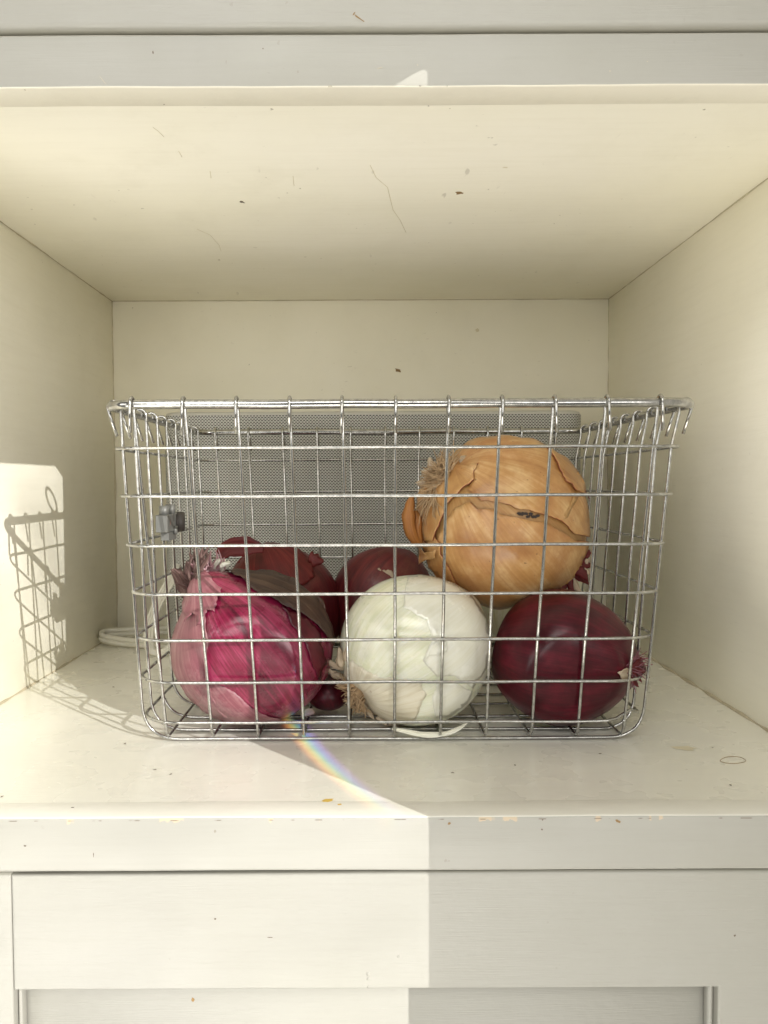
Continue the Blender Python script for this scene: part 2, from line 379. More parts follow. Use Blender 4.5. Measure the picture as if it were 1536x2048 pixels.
# filler beads in the inside corners
def bead(a, b, r, name='caulk_bead', mat=M_caulk):
    a, b = Vector(a), Vector(b); n = int((b - a).length / .003)
    P = [a.lerp(b, i / n) for i in range(n + 1)]
    P = [p + noise.noise_vector(p * 70) * .0005 for p in P]
    rad = [max(.0002, r * (.75 + .9 * noise.noise(p * 55))) for p in P]
    return tube(name, P, rad, mat, cup, 6)
bead((XL, YB, .0), (XL, YB, .301), .0010); bead((XR, YB, 0), (XR, YB, .301), .0005)
bead((XL, YF + .02, 0), (XL, YB, 0), .0011); bead((XR, YF + .02, 0), (XR, YB, 0), .0017)
bead((XL, YB, .3012), (XR, YB, .3012), .0005); bead((XL, YF + .02, .3012), (XL, YB, .3012), .0006); bead((XR, YF + .02, .3012), (XR, YB, .3012), .0006)

tube('corner_grime', [(XL + .0012, YB - .0012, .0008), (XL + .007, YB - .0012, .0012), (XL + .013, YB - .001, .0006)], [.0022, .0018, .0006], M_dirt, cup, 6)
# small marks in the paint, each a raised fleck
def fleck(name, c, ax1, ax2, a, b, mat, h=.00008, seed=0, parent=cup):
    rnd = random.Random(seed); c = Vector(c); ax1 = Vector(ax1); ax2 = Vector(ax2); nrm = ax1.cross(ax2)
    V = [c + nrm * h]; n = 12
    for k in range(n):
        an = 2 * math.pi * k / n; q = rnd.uniform(.55, 1.15)
        V.append(c + ax1 * math.cos(an) * a * q + ax2 * math.sin(an) * b * q)
    return mk(name, V, [(0, 1 + k, 1 + (k + 1) % n) for k in range(n)], mat, parent)
X_, Y_, Z_ = Vector((1, 0, 0)), Vector((0, 1, 0)), Vector((0, 0, 1))
PX = lambda Y: Y / F        # metres per photo pixel at depth Y
def on_ceiling(u, v, a, b, mat, ang=0, s=0):
    p = atZ(u, v, .3012 if v > 215 else .293); d1 = X_ * math.cos(ang) + Y_ * math.sin(ang); d2 = X_ * math.sin(ang) - Y_ * math.cos(ang)
    fleck('paint_mark', p, d1, d2, a * PX(p.y), b * PX(p.y), mat, seed=s)
def on_shelf(u, v, a, b, mat, ang=0, s=0):
    p = atZ(u, v, 0); d1 = X_ * math.cos(ang) + Y_ * math.sin(ang); d2 = -X_ * math.sin(ang) + Y_ * math.cos(ang)
    fleck('paint_mark', p + Z_ * .00002, d1, d2, a * PX(p.y), b * PX(p.y), mat, seed=s)
def on_front(u, v, a, b, mat, ang=0, s=0, Y=YF):
    p = atY(u, v, Y - .00015); d1 = X_ * math.cos(ang) + Z_ * math.sin(ang); d2 = -X_ * math.sin(ang) + Z_ * math.cos(ang)
    fleck('paint_mark', p, d1, d2, a * PX(p.y), b * PX(p.y), mat, seed=s)
def on_back(u, v, a, b, mat, ang=0, s=0): on_front(u, v, a, b, mat, ang, s, YB)
on_ceiling(918, 386, 9, 9, M_brown, 1.0, 1); on_ceiling(484, 404, 7, 5, M_dirt, 1.1, 2); on_ceiling(1010, 335, 7, 3, M_stain, 0, 3)
for i, (u, v, a, b) in enumerate([(820, 187, 3.5, 2), (840, 172, 4, 1.5), (893, 174, 10, 2), (328, 209, 3, 3), (50, 180, 3, 2), (991, 208, 3, 2), (857, 212, 3, 2), (1408, 219, 4, 4), (238, 381, 2, 2), (600, 377, 3, 3), (438, 520, 3, 4), (900, 217, 2, 2)]):
    on_ceiling(u, v, a * .8, b * .8, M_dirt if i in (0, 1, 5, 6) else M_smudge, random.uniform(0, 3), 10 + i)
for i, (u, v, a, b, an) in enumerate([(660, 172, 6, 2, 0), (526, 97, 2, 2, 0), (1220, 142, 3, 2, .3), (835, 130, 2, 2, 0), (760, 136, 9, 1.4, .2), (1295, 246/2, 2, 1.5, 0), (205, 160, 16, 1., -.9), (306, 105, 2, 4, 0)]):
    on_front(u, v, a * .8, b * .8, M_dirt if i in (1, 7) else M_smudge, an, 30 + i)
for i, (u, v, a, b, an) in enumerate([(718, 36, 14, 1.6, -.6), (708, 27, 5, 1.2, 1.0)]):
    on_front(u, v, a, b, M_brown, an, 40 + i, YF - .0012)
on_back(796, 741, 7, 4, M_brown, -.3, 50); on_back(955, 660, 4, 4, M_stain, 0, 51)
on_shelf(656, 1601, 9, 14, M_yellow, -.9, 60); on_shelf(679, 1609, 5, 5, M_yellow, 0, 61)
on_shelf(1368, 1496, 26, 14, M_stain, 0, 62); on_shelf(1425, 1495, 2.5, 2.5, M_dirt, 0, 63)
for i, (u, v) in enumerate([(310, 1539), (342, 1548), (250, 1487), (227, 1374), (1200, 1507), (1461, 1570), (145, 1615), (905, 1545), (4, 1593), (1030, 1530)]):
    on_shelf(u, v, 2.6, 4.5, M_dirt, random.uniform(0, 3), 70 + i)
for i, (u, v, a, b, an) in enumerate([(899, 1647, 4, 3, 0), (1237, 1643, 7, 3, -.4), (1084, 1659, 2, 2, 0), (430, 1838, 2.6, 2.6, 0), (1470, 1871, 2.6, 2.6, 0), (1085, 1640, 2, 2, 0), (50, 1692, 3, 2, 0), (187, 1710, 1, 5, 0), (540, 1875, 6, 1.2, 0), (1240, 1610, 3, 2, 0)]):
    if v > 1635: on_front(u, v, a, b, M_brown if i < 2 else M_dirt, an, 90 + i)
on_front(386, 1999, 4, 5, M_brown, 0, 99, YF + .0085)
for i, (u, v, a) in enumerate([(736, 1948, 6), (736, 1958, 5), (737, 1974, 4), (797, 1913, 4)]):      # drips in the white paint
    p = atY(u, v, YF); fleck('paint_drip', p, X_, Z_, a * .7 * PX(YF), a * PX(YF), M_front, h=.0007, seed=i)
# the thin pencil-like ring on the shelf
P = []
for k in range(41):
    an = 2 * math.pi * k / 40; P.append(atZ(1466 + 25 * math.cos(an) * (1 + .08 * math.sin(3 * an)), 1520 + 7 * math.sin(an), 0.00002))
tube('ring_mark', P, .00014, M_brown, cup, 4)
tube('paint_mark', [atZ(u, v, .30115) for u, v in ((740, 330), (752, 355), (775, 375), (786, 420), (800, 440), (812, 465))], .00016, M_stain, cup, 4)
for pts in (((306, 255), (316, 262), (328, 274)), ((357, 302), (364, 314)), ((420, 342), (422, 356)), ((586, 352), (588, 372)), ((394, 458), (420, 470), (438, 490), (442, 502))):
    tube('paint_mark', [atZ(u, v, .30115) for u, v in pts], .00014, M_stain, cup, 4)
# streaks of gloss paint drips running to the front of the shelf
for u, v0, v1 in ():
    P = [atZ(u - 5 * k / 8 + random.uniform(-1.5, 1.5), v0 + (v1 - v0) * k / 8., .00002) for k in range(9)]
    tube('paint_ridge', P, [.0002 + .00025 * random.random() for _ in P], M_shelf, cup, 5)

# ------------------------------------------------------------------ window wall to the right, outside the frame: it cuts the sunlight
WX = .26; ye, zt = .0597, .447
def window_wall():
    pts = [(-1.6, -.9), (-1.6, 1.3), (.3095, 1.3), (.3095, -.9)]
    hole = [(-1.2, -.7), (-1.2, zt), (.044, zt), (.0505, zt - .0012), (.0568, zt - .0044), (ye, zt - .0085), (ye, -.7)]
    V2 = [Vector(p) for p in pts + hole]; n = len(pts); m_ = len(hole)
    E_ = [(i, (i + 1) % n) for i in range(n)] + [(n + i, n + (i + 1) % m_) for i in range(m_)]
    vo, eo, fo = geometry.delaunay_2d_cdt(V2, E_, [], 0, 1e-6)[:3]
    def inside(p, poly):
        c = False
        for i in range(len(poly)):
            a, b = poly[i], poly[i - 1]
            if (a[1] > p[1]) != (b[1] > p[1]) and p[0] < (b[0] - a[0]) * (p[1] - a[1]) / (b[1] - a[1]) + a[0]: c = not c
        return c
    fo = [f for f in fo if not inside(sum((vo[i] for i in f), Vector((0, 0))) / len(f), hole)]
    T = .010; V = [(WX, v.x, v.y) for v in vo] + [(WX + T, v.x, v.y) for v in vo]; k = len(vo)
    Fc = [tuple(f) for f in fo] + [tuple(k + i for i in reversed(f)) for f in fo]
    h0 = n
    for i in range(m_): a, b = h0 + i, h0 + (i + 1) % m_; Fc.append((a, b, k + b, k + a))
    for i in range(n): a, b = i, (i + 1) % n; Fc.append((a, b, k + b, k + a))
    return mk('window_wall', V, Fc, M_wallp, None, smooth=False)
tag(window_wall(), kind='structure')
# ring latch on its edge
lat = empty('window_latch', (WX + .005, ye, .41))
tag(lat, 'small metal ring latch on the window frame edge, casting the loop shadow', 'latch')
cy, cz = ye - .026, .4200
P = []
for k in range(25):
    an = 2 * math.pi * k / 24; a, b = .0115 * math.cos(an), .0048 * math.sin(an)
    P.append(Vector((WX + .005, cy + (-a * .72 - b * .69), cz + (a * .69 - b * .72))))
tube('ring', P, .0011, M_wire, lat, 8)
tube('stem', [(WX + .005, ye - .0175, .4120), (WX + .005, ye - .013, .4080), (WX + .005, ye - .006, .4090), (WX + .005, ye + .004, .4080)], .0016, M_wire, lat, 8)

# ================================================================== WIRE BASKET
bas = empty('wire_basket', (.0143, .48, 0))
tag(bas, 'open galvanised wire grid basket holding the onions on the cream shelf', 'basket')
RW, RR, ZR = .00082, .0023, .1745
yfr, ybk, xl, xr_ = .3715, .5765, -.1258, .1598
def rrect(x0, x1, y0, y1, r, z, seg=7, zf=None):
    P = []
    for cx, cy, a0 in ((x1 - r, y0 + r, -90), (x1 - r, y1 - r, 0), (x0 + r, y1 - r, 90), (x0 + r, y0 + r, 180)):
        for k in range(seg + 1):
            a = R(a0 + 90 * k / seg); P.append(Vector((cx + r * math.cos(a), cy + r * math.sin(a), z)))
        # straight runs get a few points so they can waver a little
        nx = P[-1]
        if a0 == -90: q = Vector((x1, y1 - r, z))
        elif a0 == 0: q = Vector((x0 + r, y1, z))
        elif a0 == 90: q = Vector((x0, y0 + r, z))
        else: q = Vector((x1 - r, y0, z))
        for k in range(1, 12): P.append(nx.lerp(q, k / 12))
    return P
rimP = [p + Vector((0, 0, .0005 * noise.noise(p * 25))) for p in rrect(xl, xr_, yfr, ybk, .013, ZR)]
def loop_tube(name, P, r, mat, parent, n=12):
    P = list(P); V = []; N = len(P)
    for i in range(N):
        T = (P[(i + 1) % N] - P[i - 1]).normalized(); u = T.cross(Z_).normalized(); w_ = T.cross(u)
        for k in range(n): a = 2 * math.pi * k / n; V.append(P[i] + (u * math.cos(a) + w_ * math.sin(a)) * r)
    Fc = [(i * n + k, i * n + (k + 1) % n, ((i + 1) % N) * n + (k + 1) % n, ((i + 1) % N) * n + k) for i in range(N) for k in range(n)]
    return mk(name, V, Fc, mat, parent)
loop_tube('rim', rimP, RR, M_wire, bas, 16)
rows = [.1538, .1302, .1055, .0806, .0565, .0338, .0118]
def fy(z): return .4005 - .0265 * z / .1745            # front uprights
def by(z): return .5760 + .004 * (1 - z / .1745)
for i, z in enumerate(rows):
    t = i / 6.; r = .011 + .012 * t
    x0 = -.1243 + .0036 * t; x1 = .1553 - .0078 * t
    P = rrect(x0, x1, fy(z) - .0019, by(z) + .0019, r, z)
    if i == 6:                                           # the bent-up bit of the lowest hoop at its right front corner
        for p in P:
            d = (p - Vector((x1 - .010, fy(z) + .0035, z))).length; p.z += .0048 * math.exp(-(d / .0075) ** 2)
    P = [p + noise.noise_vector(p * 30 + Vector((0, 0, i * 3))) * .00035 for p in P]
    loop_tube('hoop_wire', P, RW, M_wire, bas)
def hook(rc, out, tail, lean, side):
    """points over the rim from the inside of it to the cut tail outside; out = unit vector pointing outward"""
    P = []; rr = RR + RW + .0002
    for k in range(9):
        a = R(180 - 180 * k / 8); P.append(rc + out * math.cos(a) * rr + Z_ * math.sin(a) * rr)
    P.append(rc + out * (rr + lean * .2) + side * .0002 + Z_ * (-.003)); P.append(rc + out * (rr + lean) + side * .0010 + Z_ * (-tail))
    return P
for i in range(11):
    xt = -.1127 + .0254 * i; xb = .0143 + (xt - .0143) * .943
    xt += random.uniform(-.0004, .0004); sd = X_ * random.uniform(-.9, .9)
    tl = .0142 + random.uniform(-.0008, .0008)
    hk = hook(Vector((xt, yfr, ZR)), -Y_, tl, -.0006, sd)
    front = list(reversed(hk))
    body = [hk[0] - Z_ * .004, Vector((xt + (xb - xt) * .12, fy(.154), .154)), Vector((xb, fy(.006) , .0028)), Vector((xb, by(.003) , .0028)), Vector((xt + (xb - xt) * .12, by(.154), .154))]
    hb = hook(Vector((xt, ybk, ZR)), Y_, .0135, .0012, X_)
    body.append(hb[0] - Z_ * .004)
    body = fillet(body, [0, 0, .0075, .010, 0, 0], 7)
    # extra points on long runs
    def dens(P, m=.02):
        o = [P[0]]
        for a, b in zip(P, P[1:]):
            k = max(1, int((b - a).length / m))
            for j in range(1, k + 1): o.append(a.lerp(b, j / k))
        return o
    body = [p + noise.noise_vector(p * 18 + Vector((i, 0, 0))) * .0004 for p in dens(body)]
    tube('upright_wire', front + body + hb, RW, M_wire, bas, 10)
for j in range(9):
    yt = .3865 + .0220 * j; yb = [.4035, .4185, .442, .466, .488, .510, .532, .554, .574][j]
    dy = (yb - yt)
    L = hook(Vector((xl, yt, ZR)), -X_, .0142, -.0042, Y_ * .6); Rr = hook(Vector((xr_, yt, ZR)), X_, .0142, -.0042, Y_ * .6)
    body = [L[0] - Z_ * .004, Vector((-.1223, yt + dy * .12, .154)), Vector((-.1184, yb, .0011)), Vector((.1452, yb, .0011)), Vector((.1534, yt + dy * .12, .154)), Rr[0] - Z_ * .004]
    body = fillet(body, [0, 0, .020, .018, 0, 0], 9)
    body = [p + noise.noise_vector(p * 18 + Vector((0, j, 0))) * .0004 for p in dens(body)]
    tube('side_wire', list(reversed(L)) + body + Rr, RW, M_wire, bas, 10)
# weld nuggets where the front wires cross, a few of them dark with flux
bm = bmesh.new(); bmesh.ops.create_icosphere(bm, subdivisions=2, radius=1)
for v in bm.verts: v.co = Vector((v.co.x * .00125, v.co.y * .00115, v.co.z * .00105)) * (1 + .25 * noise.noise(v.co * 2))
wme = bpy.data.meshes.new('weld'); bm.to_mesh(wme); bm.free(); wme.materials.append(M_wire); wme.shade_smooth()
for i in range(11):
    for z in rows:
        xt = -.1127 + .0254 * i; xb = .0143 + (xt - .0143) * .943; f_ = (.154 - z) / .148; xx = (xt + (xb - xt) * .12) * (1 - f_) + xb * f_
        wo = bpy.data.objects.new('weld', wme); COL.objects.link(wo); wo.parent = bas
        wo.location = Vector((xx + random.uniform(-.0003, .0003), fy(z) - .0008, z)) - bas.location; wo.rotation_euler = (random.uniform(-.5, .5), random.uniform(-.5, .5), random.uniform(-.5, .5)); k_ = random.uniform(.75, 1.15); wo.scale = (k_, 1, k_)
# a small clamp with a dark knob fixed to the left side grid
def bxv(c, s):
    c = Vector(c); V = [c + Vector((s[0] * a, s[1] * b_, s[2] * d)) * .5 for a in (-1, 1) for b_ in (-1, 1) for d in (-1, 1)]
    return V, [(0, 1, 3, 2), (4, 6, 7, 5), (0, 4, 5, 1), (2, 3, 7, 6), (0, 2, 6, 4), (1, 5, 7, 3)]
cl = empty('clamp', (0, 0, 0)); cl.parent = bas; cl.location = Vector((-.1200, .452, .1165)) - bas.location; cl.scale = (.8, .8, .8)
tag(cl, 'small grey metal clamp with a dark knob on the left side wires')
def cbox(name, c, s, mat, bev=.0008):
    bm = bmesh.new(); bmesh.ops.create_cube(bm, size=1)
    for v in bm.verts: v.co = Vector((v.co.x * s[0], v.co.y * s[1], v.co.z * s[2]))
    bmesh.ops.bevel(bm, geom=bm.edges[:], offset=bev * .5, segments=1, affect='EDGES')
    bmesh.ops.translate(bm, verts=bm.verts, vec=Vector(c) - parent_world(cl))
    me = bpy.data.meshes.new(name); bm.to_mesh(me); bm.free(); me.materials.append(mat)
    o = bpy.data.objects.new(name, me); COL.objects.link(o); o.parent = cl; return o
cbox('block', (-.1155, .4475, .1130), (.0085, .0300, .0125), M_clip)
cbox('block', (-.1150, .4500, .1035), (.0060, .0220, .0060), M_clip)
tube('barrel', [(-.1155, .4400, .1185), (-.1155, .4400, .1255)], .0034, M_clip, cl, 14)
tube('barrel', [(-.1150, .4560, .1185), (-.1150, .4560, .1262)], .0036, M_clip, cl, 14)
tube('pin', [(-.1105, .4520, .1045), (-.1105, .4520, .1105)], .0016, M_clip, cl, 10)
tube('knob', [(-.1120, .4630, .1130), (-.1065, .4640, .1130)], [.0078, .0072], M_knob, cl, 8)
fleck('button', (-.1112, .4400, .1135), -Y_, Z_, .0016, .0022, M_red, h=.0008, seed=3, parent=cl)

# ================================================================== SPEAKER behind the basket
spk = empty('speaker', (.006, .66, 0))
tag(spk, 'pale grey speaker with perforated front standing behind the wire basket', 'speaker')
SX0, SX1, SY0, SY1, SZ1 = -.1660, .1772, .6300, .6900, .1950
def prof(x0, x1, y0, y1, r, seg=8):
    P = []
    for cx, cy, a0 in ((x0 + r, y1 - r, 90), (x0 + r, y0 + r, 180), (x1 - r, y0 + r, 270), (x1 - r, y1 - r, 0)):
        for k in range(seg + 1):
            a = R(a0 + 90 * k / seg); P.append((cx + r * math.cos(a), cy + r * math.sin(a)))
    return P
pr = prof(SX0, SX1, SY0, SY1, .012)
n = len(pr); V = []; Fc = []
lev = [(.004, .0025), (.0055, 0), (SZ1 - .0022, 0), (SZ1 - .0007, .0007), (SZ1, .0024)]
cxm, cym = (SX0 + SX1) / 2, (SY0 + SY1) / 2
for z, ins in lev:
    for x, y in pr:
        V.append((x - math.copysign(ins, x - cxm), y - math.copysign(ins, y - cym), z))
for l_ in range(len(lev) - 1):
    for k in range(n): a = l_ * n + k; b_ = l_ * n + (k + 1) % n; Fc.append((a, b_, b_ + n, a + n))
Fc.append(tuple(range(n))[::-1]); Fc.append(tuple((len(lev) - 1) * n + k for k in range(n)))
mk('housing', V, Fc, M_plastic, spk)
g = [p for p in prof(SX0 - .0006, SX1 + .0006, SY0 - .0006, SY1 + .0006, .0125)][6:3 * 9 + 2]
V = []; Fc = []; uv = []; acc = 0
for i, (x, y) in enumerate(g):
    if i: acc += math.hypot(x - g[i - 1][0], y - g[i - 1][1])
    for z in (.0075, SZ1 - .0032): V.append((x, y, z)); uv.append((acc, z))
for i in range(len(g) - 1): Fc.append((2 * i, 2 * i + 2, 2 * i + 3, 2 * i + 1))
mk('grille', V, Fc, M_grille, spk, uv=uv)

# ================================================================== CORD
cord = empty('power_cord', (-.19, .62, 0))
tag(cord, 'white flat power cord looped on the shelf behind the left of the basket', 'cord')
def spline(pts, m=10):
    P = [Vector(p) for p in pts]; o = []
    for i in range(len(P) - 1):
        p0, p1, p2, p3 = P[max(i - 1, 0)], P[i], P[i + 1], P[min(i + 2, len(P) - 1)]
        for k in range(m):
            t = k / m; o.append(.5 * ((2 * p1) + (p2 - p0) * t + (2 * p0 - 5 * p1 + 4 * p2 - p3) * t * t + (3 * p1 - p0 - 3 * p2 + p3) * t ** 3))
    o.append(P[-1]); return o
for dz, dr in ((0, 0), (.0036, .0005)):
    path = [(-.148, .626, .0025 + dz), (-.175, .630, .003 + dz), (-.200, .634, .0038 + dz), (-.2205 + dr, .641, .0055 + dz), (-.2258 + dr, .650, .007 + dz), (-.2215, .660, .0065 + dz), (-.200, .668, .006 + dz), (-.18, .671, .006 + dz), (-.165, .676, .006 + dz)]
    tube('strand', spline(path), .0021, M_cord, cord, 10)
for k in range(4):
    d = k * 5.2
    pts = [(352 + d * .3, 1128), (334 + d, 1160), (311 + d, 1200), (295 + d, 1240), (289 + d, 1275), (294 + d * .9, 1300), (313 + d * .8, 1311 - d * .3), (338, 1306 - d), (352, 1288)]
    P = []
    for i, (u, v) in enumerate(pts):
        p = atY(u, v, .602 + .0005 * k); p.z = max(p.z, .0022 + .001 * k); P.append(p)
    tube('strand', spline(P), .0012, M_cord, cord, 8)

# ================================================================== ONIONS
def inset_noise(p, s): return noise.noise(Vector(p) * s)
class Onion:
    def __init__(s, cat_label, u, v, hu, hv, Y, neck, ry=1., z0=.002, mat=None, neck_len=.10, neck_w=.20, root_dip=.05, lump=.03, seed=0, group=None, name='onion', cat='onion', rscale=1.):
        c = atY(u, v, Y); px = (c - CAM).dot(fw) / F
        s.rx, s.rz = hu * px * rscale, hv * px * rscale; s.ry = s.rx * ry
        if z0 is not None and c.z - s.rz < z0: s.rz = min(s.rz, (s.rz + (c.z - z0)) / 2); c.z = z0 + s.rz
        s.c = c; s.seed = seed
        s.u0, s.v0, s.hu, s.hv = u, v, hu, hv
        s.neck = Vector(neck).normalized(); q = s.neck.to_track_quat('Z', 'Y'); s.M = q.to_matrix(); s.Mi = s.M.transposed()
        s.nl, s.nw, s.rd, s.lump = neck_len, neck_w, root_dip, lump
        s.root = empty(name, (c.x, c.y, max(0, c.z - s.rz))); tag(s.root, cat_label, cat, group)
        e3 = (CAM - c); e3 = Vector((e3.x / s.rx, e3.y / s.ry, e3.z / s.rz)).normalized()
        s.e3 = e3; s.e1 = Z_.cross(e3).normalized(); s.e2 = e3.cross(s.e1)
        s.mat = mat
    def D(s, d):                                    # local deformation for world unit direction d
        l = s.Mi @ d; al = math.acos(max(-1, min(1, l.z)))
        k = 1 + s.nl * math.exp(-(al / s.nw) ** 2) + .045 * math.exp(-(al / .55) ** 2) - s.rd * math.exp(-((math.pi - al) / .22) ** 2)
        q = l * 1.3 + Vector((s.seed * 7.3, s.seed * 3.1, 0)); k += s.lump * noise.noise(q)
        ph = math.atan2(l.y, l.x)
        k += .006 * math.sin(al) * noise.noise(Vector((math.cos(ph) * 5, math.sin(ph) * 5, s.seed * 5 + l.z * .4)))
        return k, l
    def pt(s, d, off=0.):
        k, l = s.D(d); k += off
        p = s.c + Vector((d.x * k * s.rx, d.y * k * s.ry, d.z * k * s.rz)); ym = fy(max(0, p.z)) + .0014 - off * .3 * s.ry
        if p.y < ym + .004: t = (p.y - ym) / .004; p.y = ym + .004 * (math.exp((t - 1) * .9) if t > -9 else 0) * .999
        return p, l
    def body(s, nu=120, nv=80, name='bulb'):
        V = []; A = []; Fc = []
        for i in range(nv + 1):
            al = math.pi * i / nv
            for j in range(nu):
                ph = 2 * math.pi * j / nu
                l = Vector((math.sin(al) * math.cos(ph), math.sin(al) * math.sin(ph), math.cos(al)))
                p, _ = s.pt(s.M @ l); V.append(p); A.append(l)
        for i in range(nv):
            for j in range(nu): Fc.append((i * nu + j, (i + 1) * nu + j, (i + 1) * nu + (j + 1) % nu, i * nu + (j + 1) % nu))
        s.bulb = mk(name, V, Fc, s.mat, s.root, attr=A); return s.bulb
    def px(s, u, v):                                # photo pixel -> disc coordinates
        return ((u - s.u0) / s.hu, -(v - s.v0) / s.hv)
    def dirof(s, x, z):
        r2 = x * x + z * z
        if r2 > .9975: k = math.sqrt(.9975 / r2); x *= k; z *= k; r2 = .9975
        return s.e1 * x + s.e2 * z + s.e3 * math.sqrt(1 - r2)
    def skin(s, poly, mat, off=.010, curl=.03, rag=.02, grid=.045, name='dry_skin', seed=0, thick=.00028, px=True, curl_w=.07, label=None, rim=None):
        pts = [s.px(*p) if px else p for p in poly]
        B = []
        for i in range(len(pts)):
            a, b = Vector(pts[i]), Vector(pts[(i + 1) % len(pts)]); L = (b - a).length; m = max(1, int(L / .028)); nrm = Vector((-(b - a).y, (b - a).x)).normalized() if L else Vector((0, 0))
            for k in range(m):
                q = a.lerp(b, k / m); 
                w_ = rag * (noise.noise(Vector((q.x * 9, q.y * 9, seed * 3.7))) + .6 * noise.noise(Vector((q.x * 28, q.y * 28, seed))))
                B.append(q + nrm * w_)
        n = len(B); xs = [p.x for p in B]; ys = [p.y for p in B]
        pts2 = list(B); x = min(xs)
        def ins(p):
            c = False
            for i in range(n):
                a, b = B[i], B[i - 1]
                if (a.y > p.y) != (b.y > p.y) and p.x < (b.x - a.x) * (p.y - a.y) / (b.y - a.y) + a.x: c = not c
            return c
        def bd(p):
            best = 9
            for i in range(n):
                a, b = B[i - 1], B[i]; ab = b - a; t = max(0, min(1, (p - a).dot(ab) / max(1e-9, ab.length_squared))); best = min(best, (p - a - ab * t).length)
            return best
        rnd = random.Random(seed)
        while x < max(xs):
            y = min(ys)
            while y < max(ys):
                p = Vector((x + rnd.uniform(-.3, .3) * grid, y + rnd.uniform(-.3, .3) * grid))
                if ins(p) and bd(p) > grid * .3: pts2.append(p)
                y += grid
            x += grid
        vo, eo, fo = geometry.delaunay_2d_cdt(pts2, [(i, (i + 1) % n) for i in range(n)], [], 0, 1e-6)[:3]
        fo = [f for f in fo if ins(sum((vo[i] for i in f), Vector((0, 0))) / len(f))]
        V = []; A = []
        for p in vo:
            e = bd(p); d = s.dirof(p.x, p.y)
            lift = off + curl * math.exp(-e / curl_w) * max(0, .35 + 1.3 * noise.noise(Vector((p.x * 4, p.y * 4, seed * 2.3 + 5)))) + min(.006, off) * noise.noise(Vector((p.x * 7, p.y * 7, seed)))
            q, l = s.pt(d, lift); V.append(q); A.append(l)
        o = mk(name, V, [tuple(f) for f in fo], mat, s.root, attr=A)
        sm = o.modifiers.new('thickness', 'SOLIDIFY'); sm.thickness = thick; sm.offset = 0
        if rim: o.data.materials.append(rim); sm.material_offset_rim = 1
        if label: o['label'] = label
        return o
    def shard(s, u, v, dirw, length, width, mat, curl=.3, name='dry_skin', base_off=0., seed=0, Y=None, ret=False, twist=.4):
        """one pointed papery strip growing from the surface point seen at (u, v) along world direction dirw"""
        rnd = random.Random(seed * 13 + 1)
        b0 = s.pt(s.dirof(*s.px(u, v)), base_off)[0] if Y is None else atY(u, v, Y)
        d = Vector(dirw).normalized(); side = d.cross(Y_).normalized(); nrm = side.cross(d)
        V = []; A = []; Fc = []; m = 9; w_ = 4
        for i in range(m + 1):
            t = i / m; wd = width * (math.sin(math.pi * min(1, .22 + t * .78)) ** .7) * (1 + .25 * rnd.uniform(-1, 1))
            cc = b0 + d * length * t + nrm * (curl * length * t * t) + side * length * .15 * math.sin(t * 3 + seed)
            for j in range(w_ + 1):
                q = j / w_ - .5
                V.append(cc + side * wd * q + nrm * (width * .18 * (abs(q) * 2) ** 2 + twist * wd * q * t)); A.append(Vector((.8 * q * 2, .4, t)))
        for i in range(m):
            for j in range(w_): a = i * (w_ + 1) + j; Fc.append((a, a + 1, a + w_ + 2, a + w_ + 1))
        if ret: return V, Fc, A
        o = mk(name, V, Fc, mat, s.root, attr=A); sm = o.modifiers.new('thickness', 'SOLIDIFY'); sm.thickness = .00025; sm.offset = 0
        return o
    def shards(s, items, mat, name='neck_leaves'):
        V = []; Fc = []; A = []
        for it in items:
            v, f, a = s.shard(*it[0], ret=True, **it[1], mat=mat); b = len(V); V += v; A += a; Fc += [tuple(b + i for i in q) for q in f]
        o = mk(name, V, Fc, mat, s.root, attr=A); sm = o.modifiers.new('thickness', 'SOLIDIFY'); sm.thickness = .00025; sm.offset = 0
        return o
    def tuft(s, dirw, n, spread, length, rad, mat, name='root_tuft', seed=0, curl=1., base=.0, lay=None, axis=None):
        """many fine curly roots"""
        rnd = random.Random(seed); d0 = Vector(dirw).normalized(); a1 = d0.cross(Z_).normalized(); a2 = d0.cross(a1)
        V = []; Fc = []
        for i in range(n):
            an = rnd.uniform(0, 6.283); q = math.sqrt(rnd.random()) * spread
            dd = (d0 + a1 * math.cos(an) * q + a2 * math.sin(an) * q).normalized(); p, _ = s.pt(dd, base)
            g = (dd * .14 + a1 * math.cos(an) * .8 + a2 * math.sin(an) * .8 + (Vector(lay) if lay else Vector((0, 0, 0))) + Vector((rnd.uniform(-.5, .5), rnd.uniform(-.5, .5), rnd.uniform(-.5, .5))) * curl).normalized()
            if axis: g = (Vector(axis) * rnd.choice((-1, 1, 1)) + dd * .35 + Vector((rnd.uniform(-.4, .4), rnd.uniform(-.4, .4), rnd.uniform(-.4, .4))) * curl).normalized()
            L = length * rnd.uniform(.45, 1.15); P = [p - dd * .001]; m = 9
            for k in range(m):
                g = (g + Vector((rnd.uniform(-1, 1), rnd.uniform(-1, 1), rnd.uniform(-1, 1))) * .42 * curl).normalized(); P.append(P[-1] + g * L / m)
                # keep outside the bulb
                e = P[-1] - s.c; en = Vector((e.x / s.rx, e.y / s.ry, e.z / s.rz)); 
                if en.length < 1.01 + base: P[-1] = s.c + e * ((1.012 + base) / en.length)
            P = spline(P, 3)
            tube_geo(P, [rad * (1.15 - .75 * k / len(P)) for k in range(len(P))], 5, V, Fc, cap=False)
        return mk(name, V, Fc, mat, s.root)
